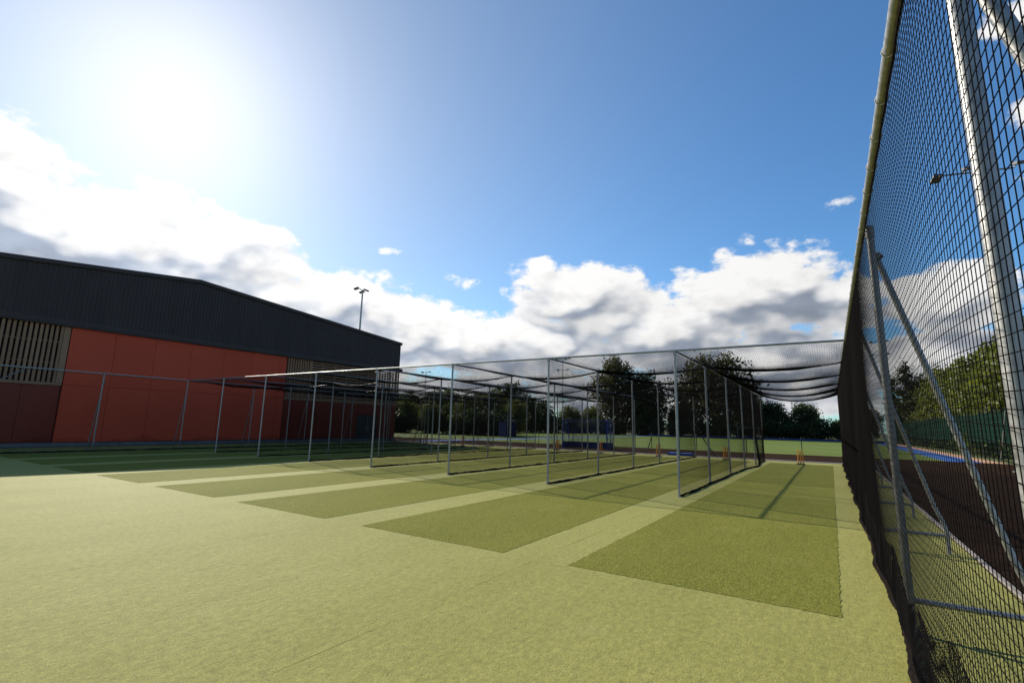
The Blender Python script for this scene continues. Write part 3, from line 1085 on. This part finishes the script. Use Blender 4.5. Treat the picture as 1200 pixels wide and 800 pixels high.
# ------------------------------------------------------------------ floodlights
def floodlight(x, y, h, ang, label, n=4, r=0.11, lower=False):
    d = thing('floodlight_mast', label, 'floodlight', (x, y, 0), 'floodlight masts')
    MB().tube([(x, y, -0.1), (x, y, h * 0.5), (x, y, h)], [r, r * 0.8, r * 0.55], 12).build('mast', 'galvanised_steel', d, True)
    MB().tube([(x, y, 0), (x, y, 0.04)], r * 2.2, 12).build('base_plate', 'galvanised_steel', d, True)
    ca, sa = math.cos(ang), math.sin(ang)
    rows = [(h - 0.1, n)] + ([(h - 2.4, 2)] if lower else [])
    for z, cnt in rows:
        span = 1.5 if cnt > 3 else (0.75 if cnt == 3 else 1.1)
        MB().tube([(x - ca * span, y - sa * span, z), (x + ca * span, y + sa * span, z)], 0.045, 8).build('cross_arm', 'galvanised_steel', d, True)
        for i in range(cnt):
            t = -span + 2 * span * i / (cnt - 1)
            tilt = 0.35
            dirv = Vector((-sa, ca, 0)) * (1 if i % 2 == 0 else -1)
            c = Vector((x + ca * t, y + sa * t, z + 0.05)) + dirv * 0.42
            side = Vector((ca, sa, 0))
            ax = (dirv * math.cos(tilt) - Vector((0, 0, 1)) * math.sin(tilt))
            up = ax.cross(side).normalized()
            hd = MB().obox(c, side * 0.2, ax * 0.27, up * 0.07).build('lamp_head', 'lamp_housing', d)
            MB().obox(c - up * 0.08 * (1 if up.z > 0 else -1), side * 0.17, ax * 0.23, up * 0.006).build('lamp_glass', 'plinth_metal', hd)
            MB().tube([Vector((x + ca * t, y + sa * t, z)), c], 0.03, 6).build('bracket', 'galvanised_steel', d, True)


floodlight(-43.7, 36.0, 16.4, 2.05, 'floodlight mast rising behind the dark roof of the hall', 3, 0.15)
floodlight(-44.9, 88.6, 15.2, 0.2, 'distant floodlight mast left of the tall feathery tree', 4, 0.12, True)
floodlight(-76, 82.0, 13.0, 0.3, 'small distant floodlight mast above the woods next to the hall', 2, 0.12)
floodlight(8.3, 107.0, 17.7, 0.1, 'floodlight mast with two tiers seen through the right-hand fence', 2, 0.13, True)
floodlight(7.2, 32.2, 15.0, 0.25, 'tall near floodlight mast behind the closest right-hand fence post', 4, 0.12)

# ------------------------------------------------------------------ green fence on the far right
gf = thing('mesh_fence', 'dark green mesh fence with windbreak along the right of the pitch', 'fence', (9.15, 41.5, 0))
FY = [41.5 + 3.6 * i for i in range(19)]
for i, yy in enumerate(FY):
    o = MB().box(9.12, 9.18, yy - 0.03, yy + 0.03, -0.05, 3.36).build('fence_post', 'black_steel', gf)
for i in range(len(FY) - 1):
    ya, yb = FY[i], FY[i + 1]
    m = MB()
    nn = 6
    vs_ = [(9.195 + 0.012 * math.sin(j * 1.3 + i), ya + 0.04 + (yb - ya - 0.08) * j / nn, z) for j in range(nn + 1) for z in (1.15 + 0.03 * math.sin(j + i), 3.15)]
    vs_ += [(a + 0.006, b, c) for a, b, c in vs_]
    q = 2 * (nn + 1)
    fs_ = [(2 * j, 2 * j + 1, 2 * j + 3, 2 * j + 2) for j in range(nn)] + [(q + 2 * j, q + 2 * j + 2, q + 2 * j + 3, q + 2 * j + 1) for j in range(nn)]
    m.add(vs_, fs_)
    m.build('windbreak_panel', 'windbreak_green', gf)
    m = MB()
    for z in np.linspace(0.1, 3.3, 9):
        m.box(9.10, 9.108, ya, yb, z, z + 0.010)
    for j in range(24):
        yy = ya + 0.15 * (j + 0.5)
        m.box(9.109, 9.116, yy - 0.003, yy + 0.003, 0.05, 3.34)
    stuff(m.build('wire_panel', 'green_steel', gf))
MB().tube([(9.05, 41.6, 3.2), (9.05, 44.2, 0.02)], 0.035, 8).build('brace', 'galvanised_steel', gf, True)


# ------------------------------------------------------------------ trees
def leaf_cloud(blobs, n, size, seed, shell=0.55):
    """small leaf-sized faces spread through the lobes of a crown"""
    r = np.random.default_rng(seed)
    vol = np.array([b[3] * b[4] * b[5] for b in blobs]) ** 0.72
    pick = r.choice(len(blobs), n, p=vol / vol.sum())
    B = np.array(blobs)[pick]
    d = r.normal(size=(n, 3))
    d /= np.linalg.norm(d, axis=1, keepdims=True)
    rad = shell + (1 - shell) * r.random(n) ** 0.7
    rad *= 1 + 0.16 * r.normal(size=n)
    # clumping: pull leaves towards twig centres
    c = B[:, :3] + d * rad[:, None] * B[:, 3:6]
    nt_ = max(6, n // 26)
    tw = c[r.choice(n, nt_)]
    c = c * 0.5 + tw[r.integers(0, nt_, n)] * 0.0 + c * 0.5
    j = r.integers(0, nt_, n)
    near = r.random(n) < 0.55
    c[near] = tw[j[near]] + r.normal(size=(near.sum(), 3)) * size * 2.0
    nv = d * 0.9 + r.normal(size=(n, 3)) * 0.8 + np.array([0, 0, 0.35])
    nv /= np.linalg.norm(nv, axis=1, keepdims=True)
    t = np.cross(nv, r.normal(size=(n, 3)))
    t /= np.linalg.norm(t, axis=1, keepdims=True)
    b = np.cross(nv, t)
    s = size * (0.6 + 0.8 * r.random(n))[:, None]
    V = np.stack([c - t * s, c - b * s * 0.55 + nv * s * 0.1, c + t * s, c + b * s * 0.55 + nv * s * 0.1], axis=1).reshape(-1, 3)
    V[:, 2] = np.maximum(V[:, 2], 0.02)
    F = np.arange(4 * n).reshape(-1, 4)
    return V, F


def crown_blobs(h, rx, base, lobes, seed, squash=1.0, taper=0.0):
    r = random.Random(seed)
    out = []
    for i in range(lobes):
        fz = (i + 0.5) / lobes
        z = base + (h - base) * (0.08 + 0.84 * fz)
        prof = math.sin(math.pi * min(1, 0.18 + 0.74 * fz)) ** 0.75
        prof = prof * (1 - taper) + taper * (1 - fz * 0.92)
        a = i * 2.4 + r.uniform(-0.5, 0.5)
        rr = rx * prof
        off = rr * r.uniform(0.35, 0.68)
        br = max(0.3, rr * r.uniform(0.38, 0.58))
        out.append((off * math.cos(a), off * math.sin(a), z, br, br, br * squash * r.uniform(0.7, 1.0)))
    return out


def tree_parts(h, rx, base, lobes, leaves, size, seed, leaf, trunk_r, taper=0.0, limbs=7, shell=0.5):
    blobs = crown_blobs(h, rx, base, lobes, seed, 0.9, taper)
    V, F = leaf_cloud(blobs, leaves, size, seed, shell)
    cme = np_mesh('crown', V, F, leaf)
    r = random.Random(seed + 5)
    m = MB()
    top = base + (h - base) * 0.7
    pts = [(0.0, 0.0, -0.1)]
    for i in range(1, 6):
        pts.append((r.uniform(-0.1, 0.1) * i * 0.5, r.uniform(-0.1, 0.1) * i * 0.5, top * i / 5))
    m.tube(pts, [trunk_r * (1.25 if i == 0 else 1 - 0.15 * i) for i in range(6)], 8)
    tme = MB()
    tme.v, tme.f = m.v, m.f
    for i, bl in enumerate(r.sample(blobs, min(limbs, len(blobs)))):
        z0 = max(0.3, min(top * 0.9, bl[2] - r.uniform(0.5, 1.0) * max(1.0, rx * 0.5)))
        tme.tube([(0, 0, z0), (bl[0] * 0.5, bl[1] * 0.5, (z0 + bl[2]) / 2 + 0.1), (bl[0], bl[1], bl[2])], [trunk_r * 0.45, trunk_r * 0.28, trunk_r * 0.1], 6)
    me = bpy.data.meshes.new('trunk')
    me.from_pydata(tme.v, [], tme.f)
    me.materials.append(MATS['bark'])
    me.update()
    return cme, me


KINDS = {
    'feather': tree_parts(19.0, 6.2, 1.5, 26, 9000, 0.30, 3, 'leaf_bronze', 0.42, shell=0.35),
    'dense': tree_parts(16.0, 6.0, 0.8, 24, 9000, 0.33, 4, 'leaf_dark', 0.45),
    'round': tree_parts(18.0, 9.4, 3.0, 34, 11000, 0.33, 5, 'leaf_bronze', 0.55, shell=0.4),
    'mid': tree_parts(11.0, 5.0, 0.6, 24, 9000, 0.24, 6, 'leaf_mid', 0.3),
    'mid_b': tree_parts(12.0, 4.6, 0.4, 22, 9000, 0.24, 7, 'leaf_mid', 0.3),
    'dark': tree_parts(11.0, 4.8, 0.3, 22, 7500, 0.28, 8, 'leaf_dark', 0.3),
    'pale': tree_parts(7.5, 3.0, 0.6, 16, 5000, 0.2, 9, 'leaf_pale', 0.18),
    'poplar': tree_parts(16.0, 1.8, 1.0, 16, 4000, 0.22, 10, 'leaf_dark', 0.22, taper=0.3),
    'bush': tree_parts(3.6, 2.3, 0.1, 14, 3500, 0.15, 12, 'leaf_mid', 0.1),
    'dark_bush': tree_parts(3.6, 2.6, 0.05, 14, 3500, 0.17, 13, 'leaf_dark', 0.1),
}


def tree(kind, x, y, label, s=1.0, sz=1.0, rz=None, cat='tree', group=None, name=None):
    d = thing(name or ('bush' if cat == 'bush' else 'tree'), label, cat, (x, y, -0.09), group, rnd.uniform(0, 6.28) if rz is None else rz)
    d.scale = (s, s, s * sz)
    for nm, me in zip(('crown', 'trunk'), KINDS[kind]):
        o = bpy.data.objects.new(nm, me)
        col.objects.link(o)
        o.parent = d
    return d


tree('feather', -41.5, 110, 'tall feathery tree with an airy top behind the blue goal', 1.0, 1.03, 0.5)
tree('dense', -35.5, 112, 'dense dark tree merging with the right side of the feathery one', 0.95, 1.0, 1.4)
tree('round', -20.5, 110, 'big round spreading tree behind the far hockey goal', 1.0, 1.0, 0.2)
tree('dense', -70.0, 108, 'dark blocky tree right of the teal and blue shelters', 0.88, 0.95, 2.0)
gG = 'front row of the far left woods'
for i in range(9):
    tree(('dark', 'mid_b', 'dark')[i % 3], -112 + i * 6.6, 97 + rnd.uniform(-2, 2), f'tree in the front row of the far left woods, {ORD[i] if i < 8 else "ninth"} from the hall', rnd.uniform(0.72, 0.92), 1.0, group=gG)
gH = 'belt of small trees between the hall and the pitch'
for i in range(14):
    x = -84 + i * 3.25
    if -60 < x < -55:
        continue
    tree(('dark', 'mid_b', 'dark', 'mid')[i % 4], x + rnd.uniform(-0.6, 0.6), 63 + rnd.uniform(-3, 4), f'small tree in the belt between hall and pitch, {(ORD + ["ninth", "tenth", "eleventh", "twelfth", "thirteenth", "fourteenth"])[i]} from the hall', rnd.uniform(0.46, 0.60), 1.0, group=gH)
gA = 'woods beyond the far left of the pitch'
for i, (x, y, k, s, z) in enumerate([(-122, 108, 'mid', 1.0, 1.0), (-113, 112, 'dark', 1.05, 1.0), (-105, 106, 'mid_b', 0.95, 1.0), (-97, 110, 'dark', 1.1, 1.0), (-90, 107, 'mid', 1.0, 1.05), (-83, 112, 'dark', 1.0, 1.0), (-78, 106, 'mid_b', 0.85, 0.95), (-62, 110, 'dark', 0.85, 0.9), (-55, 112, 'mid', 0.75, 0.85), (-49.5, 113, 'mid_b', 0.7, 0.85)]):
    nm = ['leafy tree at the left end of the distant woods, next to the hall corner', 'second tree from the hall corner in the distant woods', 'third tree from the hall corner in the distant woods', 'fourth tree from the hall corner in the distant woods', 'fifth tree from the hall corner in the distant woods', 'sixth tree from the hall corner, above the bungalow roof', 'lower tree just left of the dark blocky tree', 'low dark tree just right of the dark blocky tree', 'low leafy tree in the gap right of the dark blocky tree', 'low leafy tree touching the left of the feathery tree'][i]
    tree(k, x, y, nm, s, z, group=gA)
gB = 'dark trees behind the far end of the pitch'
for i, (x, y, k, s, z) in enumerate([(-9.5, 112, 'dark', 0.72, 1.0), (-4.2, 113, 'dark', 0.70, 1.0), (-14, 116, 'mid', 0.9, 0.95), (6.5, 122, 'mid_b', 0.62, 0.95), (-28.5, 116, 'dark', 0.8, 0.9), (1.2, 118, 'dark', 0.38, 1.0)]):
    nm = ['dark tree left of the notch of sky behind the right-hand lane', 'dark tree dropping to the notch of sky behind the right-hand lane', 'taller tree behind the far hockey goal', 'rounded tree right of the notch of sky', 'dark tree between the feathery and the round tree', 'low dark tree at the bottom of the notch of sky'][i]
    tree(k, x, y, nm, s, z, group=gB)
tree('pale', 4.2, 108.5, 'small sunlit pale green tree at the end of the right-hand fence', 1.0, 1.0)
gC = 'sunlit trees behind the green mesh fence'
ORD2 = ORD + ['ninth', 'tenth', 'eleventh', 'twelfth', 'thirteenth', 'fourteenth']
for i in range(13):
    yy = 46 + i * 7.4
    xx = 16.0 + rnd.uniform(-1.0, 1.2)
    tree(('mid', 'mid_b')[i % 2], xx, yy, f'sunlit leafy tree behind the green mesh fence, {ORD2[i]} from the near end', rnd.uniform(0.95, 1.12), rnd.uniform(0.95, 1.08), group=gC)
for i in range(7):
    tree(('mid_b', 'dark')[i % 2], 25 + rnd.uniform(-1, 2), 42 + i * 14, f'taller tree in the back row of the right-hand wood, {ORD2[i]} from the near end', rnd.uniform(1.1, 1.3), 1.05, group=gC)
tree('poplar', 12.0, 112, 'slim dark poplar rising above the right-hand wood', 1.0, 1.0)
tree('poplar', 10.2, 116, 'second slim poplar just left of the other', 0.85, 1.0)
gD = 'bushes along the pitch end'
for i in range(17):
    x = -66 + i * 4.3
    tree('dark_bush', x, 107.2 + rnd.uniform(-0.3, 0.8), f'dark bush in the hedge behind the pitch, {(ORD2 + ["fifteenth", "sixteenth", "seventeenth"])[i]} from the left', rnd.uniform(0.9, 1.25), rnd.uniform(0.8, 1.1), cat='bush', group=gD)
gE = 'understorey behind the green mesh fence'
for i in range(14):
    tree('bush', 11.6 + rnd.uniform(-0.3, 0.6), 44 + i * 5.2, f'leafy bush just behind the green mesh fence, {ORD2[i]} from the near end', rnd.uniform(0.85, 1.1), 0.9, cat='bush', group=gE)
gF = 'scrub left of the pitch'
for i in range(11):
    tree('dark_bush', -78 + i * 3.6, 60 + rnd.uniform(-2, 4), f'dark scrub bush left of the pitch below the woods, {ORD2[i]} from the hall', rnd.uniform(1.0, 1.4), 1.0, cat='bush', group=gF)

tree('mid_b', -60.5, 79, 'small leafy tree in front of the bungalow', 0.42, 0.9)
tree('dark', -56.0, 81, 'small dark tree hiding the right end of the bungalow', 0.40, 0.85)
tree('dark', -65.0, 80, 'small dark tree hiding the left end of the bungalow', 0.38, 0.85)

# ------------------------------------------------------------------ bungalow
bx, by = -66.0, 86.0
hs = thing('bungalow', 'low bungalow with a brown roof half hidden by the left-hand trees', 'house', (bx, by, 0))
MB().box(bx - 6, bx + 6, by - 3, by + 3, -0.09, 2.6).build('wall', 'house_wall', hs)
m = MB()
m.add([(bx - 6.4, by - 3.5, 2.5), (bx + 6.4, by - 3.5, 2.5), (bx + 6.4, by + 3.5, 2.5), (bx - 6.4, by + 3.5, 2.5), (bx - 5.2, by, 4.5), (bx + 5.2, by, 4.5)],
      [(0, 1, 5, 4), (1, 2, 5), (2, 3, 4, 5), (3, 0, 4), (0, 3, 2, 1)])
rfm = m.build('roof', 'roof_tile', hs)
MB().box(bx + 2, bx + 2.8, by - 0.4, by + 0.4, 4.0, 5.4).build('chimney', 'house_wall', rfm)
for xx in (-4, -0.5, 3):
    wn = MB().box(bx + xx - 0.8, bx + xx + 0.8, by - 3.05, by - 3.004, 0.9, 2.1).build('window', 'far_white', hs)
    MB().box(bx + xx - 0.7, bx + xx + 0.7, by - 3.07, by - 3.052, 1.0, 2.0).build('pane', 'door_dark', wn)
